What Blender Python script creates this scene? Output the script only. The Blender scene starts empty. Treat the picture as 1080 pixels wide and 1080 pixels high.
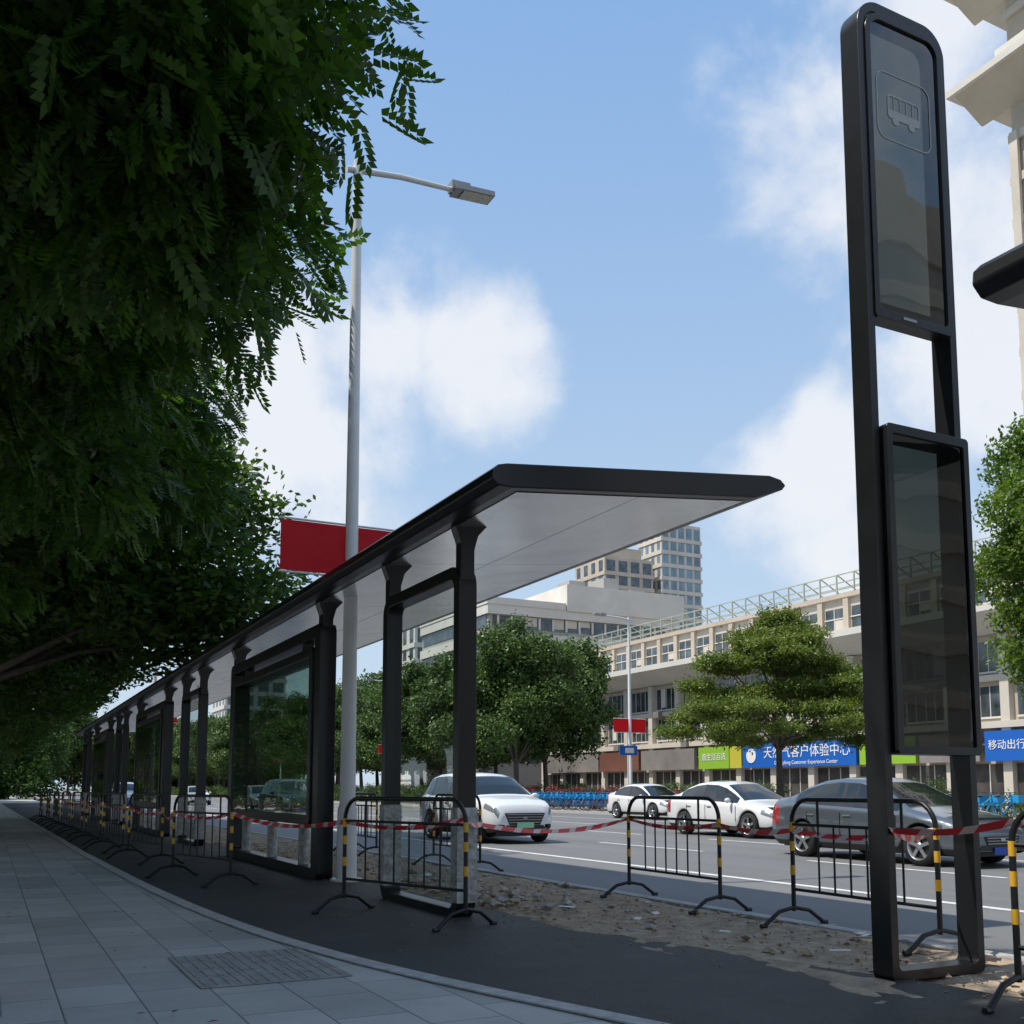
import bpy, math, random
import numpy as np
from mathutils import Vector, Matrix
random.seed(7)
sc = bpy.context.scene
sc.view_settings.view_transform = 'Standard'
sc.view_settings.look = 'None'
sc.view_settings.exposure = 0

# ------------------------------------------------------------------ materials
def mat(name, col, rough=0.6, metal=0.0, nscale=None, namt=0.25, bump=0.0, bscale=None, coat=0.0, spec=0.5, detail=6, col2=None):
    m = bpy.data.materials.new(name); m.use_nodes = True
    nt = m.node_tree; b = nt.nodes['Principled BSDF']
    b.inputs['Base Color'].default_value = (*col, 1)
    b.inputs['Roughness'].default_value = rough
    b.inputs['Metallic'].default_value = metal
    b.inputs['Specular IOR Level'].default_value = spec
    b.inputs['Coat Weight'].default_value = coat
    tc = nt.nodes.new('ShaderNodeTexCoord')
    if nscale:
        n = nt.nodes.new('ShaderNodeTexNoise'); n.inputs['Scale'].default_value = nscale
        n.inputs['Detail'].default_value = detail; n.inputs['Roughness'].default_value = 0.65
        nt.links.new(tc.outputs['Object'], n.inputs['Vector'])
        r = nt.nodes.new('ShaderNodeValToRGB')
        c2 = col2 if col2 else tuple(min(1, c*(1+namt)) for c in col)
        c1 = tuple(c*(1-namt) for c in col)
        r.color_ramp.elements[0].position = 0.3; r.color_ramp.elements[0].color = (*c1, 1)
        r.color_ramp.elements[1].position = 0.7; r.color_ramp.elements[1].color = (*c2, 1)
        nt.links.new(n.outputs['Fac'], r.inputs['Fac'])
        nt.links.new(r.outputs['Color'], b.inputs['Base Color'])
    if bump:
        n2 = nt.nodes.new('ShaderNodeTexNoise'); n2.inputs['Scale'].default_value = bscale or 40
        n2.inputs['Detail'].default_value = 5
        nt.links.new(tc.outputs['Object'], n2.inputs['Vector'])
        bp = nt.nodes.new('ShaderNodeBump'); bp.inputs['Strength'].default_value = bump
        bp.inputs['Distance'].default_value = 0.02
        nt.links.new(n2.outputs['Fac'], bp.inputs['Height'])
        nt.links.new(bp.outputs['Normal'], b.inputs['Normal'])
    return m

def leaf_mat(name, dark, light, trans=0.35, nscale=0.8):
    m = bpy.data.materials.new(name); m.use_nodes = True
    nt = m.node_tree; nt.nodes.clear()
    out = nt.nodes.new('ShaderNodeOutputMaterial')
    b = nt.nodes.new('ShaderNodeBsdfPrincipled'); b.inputs['Roughness'].default_value = 0.5
    b.inputs['Specular IOR Level'].default_value = 0.4
    geo = nt.nodes.new('ShaderNodeNewGeometry')
    tc = nt.nodes.new('ShaderNodeTexCoord')
    n = nt.nodes.new('ShaderNodeTexNoise'); n.inputs['Scale'].default_value = nscale; n.inputs['Detail'].default_value = 3
    nt.links.new(tc.outputs['Object'], n.inputs['Vector'])
    ad = nt.nodes.new('ShaderNodeMath'); ad.operation = 'MULTIPLY_ADD'
    nt.links.new(geo.outputs['Random Per Island'], ad.inputs[0]); ad.inputs[1].default_value = 0.55
    sb = nt.nodes.new('ShaderNodeMath'); sb.operation = 'SUBTRACT'; sb.inputs[1].default_value = 0.27
    nt.links.new(n.outputs['Fac'], sb.inputs[0]); nt.links.new(sb.outputs[0], ad.inputs[2])
    r = nt.nodes.new('ShaderNodeValToRGB')
    r.color_ramp.elements[0].color = (*dark, 1); r.color_ramp.elements[0].position = 0.15
    r.color_ramp.elements[1].color = (*light, 1); r.color_ramp.elements[1].position = 0.85
    nt.links.new(ad.outputs[0], r.inputs['Fac'])
    nt.links.new(r.outputs['Color'], b.inputs['Base Color'])
    if trans > 0:
        t = nt.nodes.new('ShaderNodeBsdfTranslucent')
        mx = nt.nodes.new('ShaderNodeMixShader'); mx.inputs[0].default_value = trans
        mu = nt.nodes.new('ShaderNodeMixRGB'); mu.blend_type = 'MULTIPLY'; mu.inputs[0].default_value = 1
        mu.inputs[2].default_value = (1.9, 2.1, 0.6, 1)
        nt.links.new(r.outputs['Color'], mu.inputs[1]); nt.links.new(mu.outputs[0], t.inputs['Color'])
        nt.links.new(b.outputs[0], mx.inputs[1]); nt.links.new(t.outputs[0], mx.inputs[2])
        nt.links.new(mx.outputs[0], out.inputs['Surface'])
    else: nt.links.new(b.outputs[0], out.inputs['Surface'])
    return m

def cloth(name, col):
    m = bpy.data.materials.new(name); m.use_nodes = True
    nt = m.node_tree; b = nt.nodes['Principled BSDF']; b.inputs['Base Color'].default_value=(*col,1); b.inputs['Roughness'].default_value=.6
    out = nt.nodes['Material Output']; t = nt.nodes.new('ShaderNodeBsdfTranslucent'); t.inputs[0].default_value=(*[min(1,c*1.2) for c in col],1)
    tc = nt.nodes.new('ShaderNodeTexCoord'); n = nt.nodes.new('ShaderNodeTexNoise'); n.inputs['Scale'].default_value=2.5
    nt.links.new(tc.outputs['Object'],n.inputs['Vector']); bp=nt.nodes.new('ShaderNodeBump'); bp.inputs['Strength'].default_value=.6; bp.inputs['Distance'].default_value=.08
    nt.links.new(n.outputs['Fac'],bp.inputs['Height']); nt.links.new(bp.outputs[0],b.inputs['Normal'])
    mx = nt.nodes.new('ShaderNodeMixShader'); mx.inputs[0].default_value=.5
    nt.links.new(b.outputs[0],mx.inputs[1]); nt.links.new(t.outputs[0],mx.inputs[2]); nt.links.new(mx.outputs[0],out.inputs['Surface'])
    return m

def clear_glass(name, tint, f0=.06, gain=.9):
    m = bpy.data.materials.new(name); m.use_nodes = True
    nt = m.node_tree; nt.nodes.clear()
    out = nt.nodes.new('ShaderNodeOutputMaterial')
    tr = nt.nodes.new('ShaderNodeBsdfTransparent'); tr.inputs[0].default_value = (*tint, 1)
    gl = nt.nodes.new('ShaderNodeBsdfGlossy'); gl.inputs['Roughness'].default_value = 0.015
    geo = nt.nodes.new('ShaderNodeNewGeometry')
    dp = nt.nodes.new('ShaderNodeVectorMath'); dp.operation='DOT_PRODUCT'
    nt.links.new(geo.outputs['Normal'],dp.inputs[0]); nt.links.new(geo.outputs['Incoming'],dp.inputs[1])
    ab = nt.nodes.new('ShaderNodeMath'); ab.operation='ABSOLUTE'; nt.links.new(dp.outputs['Value'],ab.inputs[0])
    o = nt.nodes.new('ShaderNodeMath'); o.operation='SUBTRACT'; o.inputs[0].default_value=1; nt.links.new(ab.outputs[0],o.inputs[1])
    p = nt.nodes.new('ShaderNodeMath'); p.operation='POWER'; p.inputs[1].default_value=4.5; nt.links.new(o.outputs[0],p.inputs[0])
    q = nt.nodes.new('ShaderNodeMath'); q.operation='MULTIPLY_ADD'; q.inputs[1].default_value=gain; q.inputs[2].default_value=f0; nt.links.new(p.outputs[0],q.inputs[0])
    # very slight waviness of the pane
    tc = nt.nodes.new('ShaderNodeTexCoord'); nz = nt.nodes.new('ShaderNodeTexNoise'); nz.inputs['Scale'].default_value=1.6; nz.inputs['Detail'].default_value=1
    nt.links.new(tc.outputs['Object'],nz.inputs['Vector']); bp=nt.nodes.new('ShaderNodeBump'); bp.inputs['Strength'].default_value=.12; bp.inputs['Distance'].default_value=.03
    nt.links.new(nz.outputs['Fac'],bp.inputs['Height']); nt.links.new(bp.outputs[0],gl.inputs['Normal'])
    mx = nt.nodes.new('ShaderNodeMixShader')
    nt.links.new(q.outputs[0], mx.inputs[0]); nt.links.new(tr.outputs[0], mx.inputs[1]); nt.links.new(gl.outputs[0], mx.inputs[2])
    nt.links.new(mx.outputs[0], out.inputs['Surface'])
    return m

M = {}
M['black'] = mat('black_powder_coat', (0.010,0.0105,0.012), 0.33, 0.0, 3, 0.3, bump=0.03, bscale=300)
M['black2'] = mat('black_steel', (0.016,0.016,0.018), 0.4, 0.2)
M['soffit'] = mat('soffit_panel', (0.72,0.73,0.74), 0.20, 0.85, 1.5, 0.10, bump=0.6, bscale=1.1)
M['ad_glass'] = clear_glass('ad_glass', (0.60,0.72,0.67), .15)
M['port_glass'] = clear_glass('portal_glass', (0.86,0.92,0.90), .07)
M['totem_glass'] = clear_glass('totem_glass', (0.05,0.06,0.055), .13)
M['totem_dark'] = clear_glass('totem_glass_dark', (0.035,0.045,0.04), .06,.7)
M['wrap'] = mat('plastic_wrap', (0.42,0.42,0.41), 0.35, 0, 14, 0.5, bump=0.9, bscale=25)
M['pole'] = mat('pole_paint', (0.68,0.69,0.70), 0.35, 0.0, 2, 0.08)
M['lamp'] = mat('lamp_head', (0.3,0.31,0.32), 0.4, 0.3)
M['led'] = mat('led_panel', (0.55,0.55,0.45), 0.3, 0, 60, .5)
M['red'] = cloth('red_banner', (0.75,0.018,0.035))
M['white'] = mat('white_paint', (0.75,0.75,0.75), 0.5, 0, 3, .08)
M['linewhite'] = mat('road_paint', (0.62,0.62,0.60), 0.6, 0, 9, .25)
M['yellow'] = mat('yellow_band', (0.75,0.42,0.03), 0.4)
M['kerb'] = mat('granite_kerb', (0.38,0.37,0.35), 0.7, 0, 12, .3, bump=.2, bscale=60)
M['edge'] = mat('stone_edging', (0.46,0.45,0.43), 0.7, 0, 10, .25, bump=.2, bscale=60)
M['asph_new'] = mat('fresh_asphalt', (0.058,0.057,0.055), 0.6, 0, 1.6, .3, bump=1.0, bscale=120)
M['dirt'] = mat('dirt', (0.40,0.31,0.22), 0.95, 0, 5, .4, bump=1.0, bscale=30)
M['stone'] = mat('rubble_stone', (0.42,0.355,0.28), 0.9, 0, 1.2, .4)
M['ground'] = mat('earth', (0.10,0.11,0.07), 0.95, 0, .2, .3)
M['farwalk'] = mat('far_pavement', (0.27,0.26,0.25), 0.8, 0, 1.2, .2)
M['bark'] = mat('bark', (0.10,0.085,0.07), 0.9, 0, 6, .4, bump=.8, bscale=20)
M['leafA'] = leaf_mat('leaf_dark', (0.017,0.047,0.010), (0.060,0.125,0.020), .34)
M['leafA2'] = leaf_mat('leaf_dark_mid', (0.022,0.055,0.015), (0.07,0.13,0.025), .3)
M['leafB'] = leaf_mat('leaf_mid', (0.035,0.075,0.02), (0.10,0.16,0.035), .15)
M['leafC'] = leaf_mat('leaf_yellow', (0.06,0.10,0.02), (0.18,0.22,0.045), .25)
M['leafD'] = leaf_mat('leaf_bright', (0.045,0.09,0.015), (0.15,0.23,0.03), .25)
M['flower'] = leaf_mat('flower_red', (0.05,0.06,0.02), (0.40,0.03,0.04), 0, 3)
M['beige'] = mat('beige_wall', (0.48,0.41,0.33), 0.8, 0, .4, .14)
M['beige2'] = mat('pale_wall', (0.56,0.51,0.44), 0.8, 0, .3, .12)
M['grayw'] = mat('gray_wall', (0.36,0.35,0.33), 0.8, 0, .3, .10)
M['whitew'] = mat('white_wall', (0.62,0.59,0.54), 0.8, 0, .3, .10)
M['win'] = mat('window_glass', (0.06,0.075,0.085), 0.08, 0, .7, .9, spec=.9)
M['winb'] = mat('window_blue', (0.14,0.21,0.26), 0.1, 0, .25, .6, spec=.9)
M['greenst'] = mat('pale_green_steel', (0.36,0.40,0.32), 0.5, 0, 1, .15)
M['blues'] = mat('blue_sign', (0.01,0.11,0.46), 0.45)
M['greens'] = mat('green_sign', (0.25,0.45,0.04), 0.45)
M['yellows'] = mat('yellow_sign', (0.50,0.45,0.05), 0.45)
M['grays'] = mat('grey_sign', (0.22,0.20,0.19), 0.5, 0, .3, .3)
M['browns'] = mat('brown_sign', (0.16,0.07,0.05), 0.5, 0, .3, .3)
M['shopdark'] = mat('shop_interior', (0.06,0.055,0.05), 0.4, 0, .8, .7)
M['tyre'] = mat('tyre', (0.015,0.015,0.015), 0.8)
M['rim'] = mat('rim', (0.45,0.46,0.47), 0.3, 0.8)
M['carglass'] = mat('car_glass', (0.012,0.016,0.018), 0.04, 0, spec=.8)
M['trim'] = mat('black_trim', (0.012,0.012,0.012), 0.45)
M['headl'] = mat('headlamp', (0.30,0.33,0.35), 0.10, 0.4, coat=.8)
M['taill'] = mat('tail_lamp', (0.35,0.01,0.01), 0.2, coat=.6)
M['plateg'] = mat('plate_green', (0.25,0.60,0.35), 0.5)
M['plateb'] = mat('plate_blue', (0.02,0.07,0.40), 0.5)
M['p_white'] = mat('car_white', (0.72,0.73,0.74), 0.25, 0, coat=.8)
M['p_gray'] = mat('car_gray', (0.14,0.165,0.19), 0.28, 0.6, coat=.8)
M['p_dark'] = mat('car_dark', (0.03,0.04,0.06), 0.28, 0.4, coat=.8)
M['p_silver'] = mat('car_silver', (0.42,0.43,0.44), 0.28, 0.6, coat=.8)
M['bike'] = mat('bike_blue', (0.02,0.30,0.62), 0.4)
M['ic'] = mat('icon_gray', (0.34,0.36,0.35), 0.5)
M['tact']=mat('tactile_tile',(0.33,0.32,0.30),.7,0,8,.25)

def tile_mat():
    m = bpy.data.materials.new('paving_tiles'); m.use_nodes = True
    nt = m.node_tree; b = nt.nodes['Principled BSDF']; b.inputs['Roughness'].default_value = 0.55
    tc = nt.nodes.new('ShaderNodeTexCoord')
    mp = nt.nodes.new('ShaderNodeMapping'); mp.inputs['Rotation'].default_value = (0,0,math.radians(90))
    br = nt.nodes.new('ShaderNodeTexBrick'); br.inputs['Scale'].default_value = 1.0
    br.inputs['Brick Width'].default_value = 0.6; br.inputs['Row Height'].default_value = 0.4
    br.inputs['Mortar Size'].default_value = 0.006; br.inputs['Mortar Smooth'].default_value = 0.3
    br.inputs['Color1'].default_value = (0.42,0.405,0.375,1); br.inputs['Color2'].default_value = (0.58,0.56,0.52,1)
    br.inputs['Mortar'].default_value = (0.22,0.21,0.20,1); br.inputs['Bias'].default_value = 0.0
    nt.links.new(tc.outputs['Object'], mp.inputs[0]); nt.links.new(mp.outputs[0], br.inputs['Vector'])
    n = nt.nodes.new('ShaderNodeTexNoise'); n.inputs['Scale'].default_value = 120; n.inputs['Detail'].default_value = 4
    n3 = nt.nodes.new('ShaderNodeTexNoise'); n3.inputs['Scale'].default_value = 0.9; n3.inputs['Detail'].default_value = 8; n3.inputs['Roughness'].default_value=.7
    nt.links.new(tc.outputs['Object'], n.inputs[0]); nt.links.new(tc.outputs['Object'], n3.inputs[0])
    ad = nt.nodes.new('ShaderNodeMath'); ad.operation='ADD'
    nt.links.new(n.outputs['Fac'], ad.inputs[0]); nt.links.new(n3.outputs['Fac'], ad.inputs[1])
    mr = nt.nodes.new('ShaderNodeMapRange'); mr.inputs[1].default_value=.6; mr.inputs[2].default_value=1.4
    mr.inputs[3].default_value=.6; mr.inputs[4].default_value=1.28
    nt.links.new(ad.outputs[0], mr.inputs[0])
    mu = nt.nodes.new('ShaderNodeMixRGB'); mu.blend_type='MULTIPLY'; mu.inputs[0].default_value=1
    nt.links.new(br.outputs['Color'], mu.inputs[1]); nt.links.new(mr.outputs[0], mu.inputs[2])
    nt.links.new(mu.outputs[0], b.inputs['Base Color'])
    bp = nt.nodes.new('ShaderNodeBump'); bp.inputs['Strength'].default_value=.5; bp.inputs['Distance'].default_value=.004
    inv = nt.nodes.new('ShaderNodeMath'); inv.operation='SUBTRACT'; inv.inputs[0].default_value=1
    nt.links.new(br.outputs['Fac'], inv.inputs[1]); nt.links.new(inv.outputs[0], bp.inputs['Height'])
    nt.links.new(bp.outputs[0], b.inputs['Normal'])
    return m
M['tiles'] = tile_mat()

def road_mat():
    m = bpy.data.materials.new('road_asphalt'); m.use_nodes = True
    nt = m.node_tree; b = nt.nodes['Principled BSDF']; b.inputs['Roughness'].default_value = 0.65
    tc = nt.nodes.new('ShaderNodeTexCoord')
    mp = nt.nodes.new('ShaderNodeMapping'); mp.inputs['Scale'].default_value=(0.9,0.05,1)
    n = nt.nodes.new('ShaderNodeTexNoise'); n.inputs['Scale'].default_value=1; n.inputs['Detail'].default_value=5
    n2 = nt.nodes.new('ShaderNodeTexNoise'); n2.inputs['Scale'].default_value=60; n2.inputs['Detail'].default_value=3
    nt.links.new(tc.outputs['Object'], mp.inputs[0]); nt.links.new(mp.outputs[0], n.inputs[0]); nt.links.new(tc.outputs['Object'], n2.inputs[0])
    ad = nt.nodes.new('ShaderNodeMath'); ad.operation='ADD'
    nt.links.new(n.outputs['Fac'], ad.inputs[0]); nt.links.new(n2.outputs['Fac'], ad.inputs[1])
    r = nt.nodes.new('ShaderNodeMapRange'); r.inputs[1].default_value=.6; r.inputs[2].default_value=1.4; r.inputs[3].default_value=0; r.inputs[4].default_value=1
    cr = nt.nodes.new('ShaderNodeMixRGB'); cr.inputs[1].default_value=(0.105,0.106,0.107,1); cr.inputs[2].default_value=(0.19,0.19,0.19,1)
    nt.links.new(ad.outputs[0], r.inputs[0]); nt.links.new(r.outputs[0], cr.inputs[0]); nt.links.new(cr.outputs[0], b.inputs['Base Color'])
    bp = nt.nodes.new('ShaderNodeBump'); bp.inputs['Strength'].default_value=.4; bp.inputs['Distance'].default_value=.01
    nt.links.new(n2.outputs['Fac'], bp.inputs['Height']); nt.links.new(bp.outputs[0], b.inputs['Normal'])
    return m
M['road'] = road_mat()

def tape_mat():
    m = bpy.data.materials.new('warning_tape'); m.use_nodes = True
    nt = m.node_tree; b = nt.nodes['Principled BSDF']; b.inputs['Roughness'].default_value=.4
    uv = nt.nodes.new('ShaderNodeUVMap'); sp = nt.nodes.new('ShaderNodeSeparateXYZ')
    nt.links.new(uv.outputs[0], sp.inputs[0])
    a = nt.nodes.new('ShaderNodeMath'); a.operation='MULTIPLY_ADD'; a.inputs[1].default_value=1; nt.links.new(sp.outputs[0], a.inputs[0])
    s2 = nt.nodes.new('ShaderNodeMath'); s2.operation='MULTIPLY'; s2.inputs[1].default_value=.06; nt.links.new(sp.outputs[1], s2.inputs[0]); nt.links.new(s2.outputs[0], a.inputs[2])
    f = nt.nodes.new('ShaderNodeMath'); f.operation='PINGPONG'; f.inputs[1].default_value=.14; nt.links.new(a.outputs[0], f.inputs[0])
    g = nt.nodes.new('ShaderNodeMath'); g.operation='GREATER_THAN'; g.inputs[1].default_value=.05; nt.links.new(f.outputs[0], g.inputs[0])
    mx = nt.nodes.new('ShaderNodeMixRGB'); mx.inputs[1].default_value=(.70,.55,.53,1); mx.inputs[2].default_value=(.68,.04,.05,1)
    nt.links.new(g.outputs[0], mx.inputs[0]); nt.links.new(mx.outputs[0], b.inputs['Base Color'])
    return m
M['tape'] = tape_mat()

# ------------------------------------------------------------------ builder
class B:
    def __init__(s): s.v=[]; s.f=[]; s.m=[]; s.mats=[]; s.sm=[]
    def mi(s, k):
        if k not in s.mats: s.mats.append(k)
        return s.mats.index(k)
    def add(s, vs, fs, k, smooth=False):
        o=len(s.v); s.v += [tuple(p) for p in vs]; i=s.mi(k)
        for f in fs: s.f.append(tuple(o+a for a in f)); s.m.append(i); s.sm.append(smooth)
    def box(s, x0,x1,y0,y1,z0,z1,k):
        vs=[(x0,y0,z0),(x1,y0,z0),(x1,y1,z0),(x0,y1,z0),(x0,y0,z1),(x1,y0,z1),(x1,y1,z1),(x0,y1,z1)]
        s.add(vs,[(0,3,2,1),(4,5,6,7),(0,1,5,4),(1,2,6,5),(2,3,7,6),(3,0,4,7)],k)
    def sheet_x(s, x, y0,y1,z0,z1,k): s.add([(x,y0,z0),(x,y1,z0),(x,y1,z1),(x,y0,z1)],[(0,1,2,3)],k)
    def sheet_y(s, y, x0,x1,z0,z1,k): s.add([(x0,y,z0),(x1,y,z0),(x1,y,z1),(x0,y,z1)],[(0,1,2,3)],k)
    def obox(s, c, hx, hy, hz, k, rot=None):
        R = rot or Matrix.Identity(3); c=Vector(c); vs=[]
        for z in(-hz,hz):
            for x,y in((-hx,-hy),(hx,-hy),(hx,hy),(-hx,hy)): vs.append(c+R@Vector((x,y,z)))
        s.add(vs,[(0,3,2,1),(4,5,6,7),(0,1,5,4),(1,2,6,5),(2,3,7,6),(3,0,4,7)],k)
    def tube(s, pts, r, k, n=8, caps=True):
        P=[Vector(p) for p in pts]; rs = r if isinstance(r,(list,tuple)) else [r]*len(P)
        rings=[]; prev=None
        for i,p in enumerate(P):
            t=(P[min(i+1,len(P)-1)]-P[max(i-1,0)]).normalized()
            if prev is None:
                a = Vector((0,0,1)) if abs(t.z)<.9 else Vector((1,0,0))
                u=t.cross(a).normalized()
            else: u=(prev-t*prev.dot(t)).normalized()
            prev=u; w=t.cross(u)
            rings.append([p+(u*math.cos(2*math.pi*j/n)+w*math.sin(2*math.pi*j/n))*rs[i] for j in range(n)])
        vs=[q for rg in rings for q in rg]; fs=[]
        for i in range(len(P)-1):
            for j in range(n): fs.append((i*n+j,i*n+(j+1)%n,(i+1)*n+(j+1)%n,(i+1)*n+j))
        s.add(vs,fs,k,True)
        if caps:
            s.add(rings[0],[tuple(range(n))[::-1]],k); s.add(rings[-1],[tuple(range(n))],k)
    def lathe_x(s, c, prof, k, n=28):
        vs=[];fs=[]
        for (x,r) in prof:
            for j in range(n):
                a=2*math.pi*j/n; vs.append((c[0]+x,c[1]+r*math.cos(a),c[2]+r*math.sin(a)))
        for i in range(len(prof)-1):
            for j in range(n): fs.append((i*n+j,(i+1)*n+j,(i+1)*n+(j+1)%n,i*n+(j+1)%n))
        s.add(vs,fs,k,True)
    def ellip(s, c, r, k, n=12, m=8):
        vs=[];fs=[]
        for i in range(m+1):
            t=math.pi*i/m
            for j in range(n):
                a=2*math.pi*j/n; vs.append((c[0]+r[0]*math.sin(t)*math.cos(a),c[1]+r[1]*math.sin(t)*math.sin(a),c[2]+r[2]*math.cos(t)))
        for i in range(m):
            for j in range(n): fs.append((i*n+j,(i+1)*n+j,(i+1)*n+(j+1)%n,i*n+(j+1)%n))
        s.add(vs,fs,k,True)
    def prism(s, poly, y0, y1, k, axis='y'):
        n=len(poly)
        if axis=='y': vs=[(a,y0,b) for a,b in poly]+[(a,y1,b) for a,b in poly]
        elif axis=='x': vs=[(y0,a,b) for a,b in poly]+[(y1,a,b) for a,b in poly]
        else: vs=[(a,b,y0) for a,b in poly]+[(a,b,y1) for a,b in poly]
        fs=[tuple(range(n)),tuple(range(2*n-1,n-1,-1))]+[(i,i+n,(i+1)%n+n,(i+1)%n) for i in range(n)]
        s.add(vs,fs,k)
    def frame(s, plane, a0,a1,z0,z1, wl,wr,wb,wt, R, t0,t1, k, seg=8, Ri=None, rb=None):
        def loop(a0,a1,z0,z1,Rs):
            pts=[]
            for (cx,cz,st,R) in ((a1-Rs[0],z1-Rs[0],0,Rs[0]),(a0+Rs[0],z1-Rs[0],90,Rs[0]),(a0+Rs[1],z0+Rs[1],180,Rs[1]),(a1-Rs[1],z0+Rs[1],270,Rs[1])):
                for i in range(seg+1):
                    an=math.radians(st+90*i/seg); pts.append((cx+R*math.cos(an),cz+R*math.sin(an)))
            return pts
        rb = R if rb is None else rb
        Ri = max(R-min(wl,wr),.012) if Ri is None else Ri
        o=loop(a0,a1,z0,z1,(R,rb)); i_=loop(a0+wl,a1-wr,z0+wb,z1-wt,(Ri,min(Ri,max(rb,.012)))); n=len(o)
        def P(p,t): return (t,p[0],p[1]) if plane=='y' else (p[0],t,p[1])
        vs=[P(p,t0) for p in o]+[P(p,t1) for p in o]+[P(p,t0) for p in i_]+[P(p,t1) for p in i_]
        fs=[]
        for j in range(n):
            q=(j+1)%n
            fs+= [(j,q,n+q,n+j),(2*n+j,3*n+j,3*n+q,2*n+q),(j,2*n+j,2*n+q,q),(n+j,n+q,3*n+q,3*n+j)]
        s.add(vs,fs,k)
    def make(s, name, parent=None, loc=(0,0,0), rotz=0, bevel=0, mesh_only=False):
        me=bpy.data.meshes.new(name); me.from_pydata(s.v,[],s.f)
        for k in s.mats: me.materials.append(M[k])
        me.polygons.foreach_set('material_index', s.m); me.polygons.foreach_set('use_smooth', s.sm); me.update()
        import bmesh
        bm=bmesh.new(); bm.from_mesh(me); bmesh.ops.recalc_face_normals(bm, faces=bm.faces); bm.to_mesh(me); bm.free()
        if mesh_only: return me
        return inst(me,name,parent,loc,rotz,bevel)
def inst(me,name,parent=None,loc=(0,0,0),rotz=0,bevel=0,scale=(1,1,1)):
    ob=bpy.data.objects.new(name,me); sc.collection.objects.link(ob)
    ob.location=loc; ob.rotation_euler=(0,0,rotz); ob.scale=scale
    if parent: ob.parent=parent
    if bevel:
        md=ob.modifiers.new('bevel','BEVEL'); md.width=bevel; md.segments=2; md.limit_method='ANGLE'; md.angle_limit=math.radians(40)
    return ob
def empty(name, loc=(0,0,0), rotz=0, scale=(1,1,1)):
    e=bpy.data.objects.new(name,None); sc.collection.objects.link(e); e.location=loc; e.rotation_euler=(0,0,rotz); e.scale=scale; return e
def text(body, name, parent, loc, size, k, R, ext=.01):
    cu=bpy.data.curves.new(name,'FONT'); cu.body=body; cu.size=size; cu.extrude=ext; cu.align_x='CENTER'; cu.align_y='CENTER'
    cu.materials.append(M[k]); ob=bpy.data.objects.new(name,cu); sc.collection.objects.link(ob)
    ob.matrix_world=Matrix.Translation(loc)@R.to_4x4()
    if parent: ob.parent=parent
    return ob
R_facemX = Matrix(((0,0,-1),(-1,0,0),(0,1,0)))

# ------------------------------------------------------------------ camera
cam=bpy.data.cameras.new('camera'); co=bpy.data.objects.new('camera',cam); sc.collection.objects.link(co)
cam.sensor_width=36; cam.lens=36.03; cam.shift_y=0.1667; cam.clip_end=6000; cam.clip_start=.05
co.location=(0,0,1.15); co.rotation_euler=(math.radians(95.9),0,math.radians(-27.0)); sc.camera=co

# ------------------------------------------------------------------ world + sun
SUN_EL=60; SUN_AZ=283
w=bpy.data.worlds.new('World'); sc.world=w; w.use_nodes=True; nt=w.node_tree; nt.nodes.clear()
out=nt.nodes.new('ShaderNodeOutputWorld'); bg=nt.nodes.new('ShaderNodeBackground'); bg.inputs[1].default_value=0.15
sky=nt.nodes.new('ShaderNodeTexSky'); sky.sky_type='NISHITA'; sky.sun_disc=False
sky.sun_elevation=math.radians(SUN_EL); sky.sun_rotation=math.radians(SUN_AZ); sky.air_density=1.0; sky.dust_density=1.2; sky.ozone_density=1.5
tc=nt.nodes.new('ShaderNodeTexCoord')
nrm=nt.nodes.new('ShaderNodeVectorMath'); nrm.operation='NORMALIZE'; nt.links.new(tc.outputs['Generated'],nrm.inputs[0])
noi=nt.nodes.new('ShaderNodeTexNoise'); noi.inputs['Scale'].default_value=7.5; noi.inputs['Detail'].default_value=10; noi.inputs['Roughness'].default_value=.56; noi.inputs['Distortion'].default_value=.15
nt.links.new(nrm.outputs[0],noi.inputs['Vector'])
def MN(op,a,b=None,c=None):
    n=nt.nodes.new('ShaderNodeMath'); n.operation=op
    for i,x in enumerate((a,b,c)):
        if x is None: continue
        if isinstance(x,(int,float)): n.inputs[i].default_value=x
        else: nt.links.new(x,n.inputs[i])
    return n.outputs[0]
acc=None
def d(az,el):
    a=math.radians(az); e=math.radians(el); return (math.sin(a)*math.cos(e),math.cos(a)*math.cos(e),math.sin(e))
for az,el,rad,st in ((24.0,24.0,4.4,1.0),(19.5,23.5,5.0,.95),(14,19.5,7.5,.85),(45.0,17,5.2,1.0),(48,13,6.5,1.0),(52,37,7.5,.9),(54,22,8,1.0),(60,30,14,.8),(-20,30,16,.8),(90,25,18,.8),(150,35,20,.8),(210,30,22,.8),(280,40,18,.7),(70,12,14,.8)):
    dp=nt.nodes.new('ShaderNodeVectorMath'); dp.operation='DOT_PRODUCT'; dp.inputs[1].default_value=d(az,el)
    nt.links.new(nrm.outputs[0],dp.inputs[0])
    ang=MN('ARCCOSINE',dp.outputs['Value'])
    t=MN('MULTIPLY_ADD',ang,-1.0/math.radians(rad),1.0)
    t=MN('MAXIMUM',t,-1.0)
    t=MN('MULTIPLY',t,st)
    acc=t if acc is None else MN('MAXIMUM',acc,t)
nn=MN('MULTIPLY_ADD',noi.outputs['Fac'],2.6,-1.3)
sm=MN('ADD',acc,nn)
mr=nt.nodes.new('ShaderNodeMapRange'); mr.interpolation_type='SMOOTHSTEP'; mr.inputs[1].default_value=-.2; mr.inputs[2].default_value=.7
nt.links.new(sm,mr.inputs[0])
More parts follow.
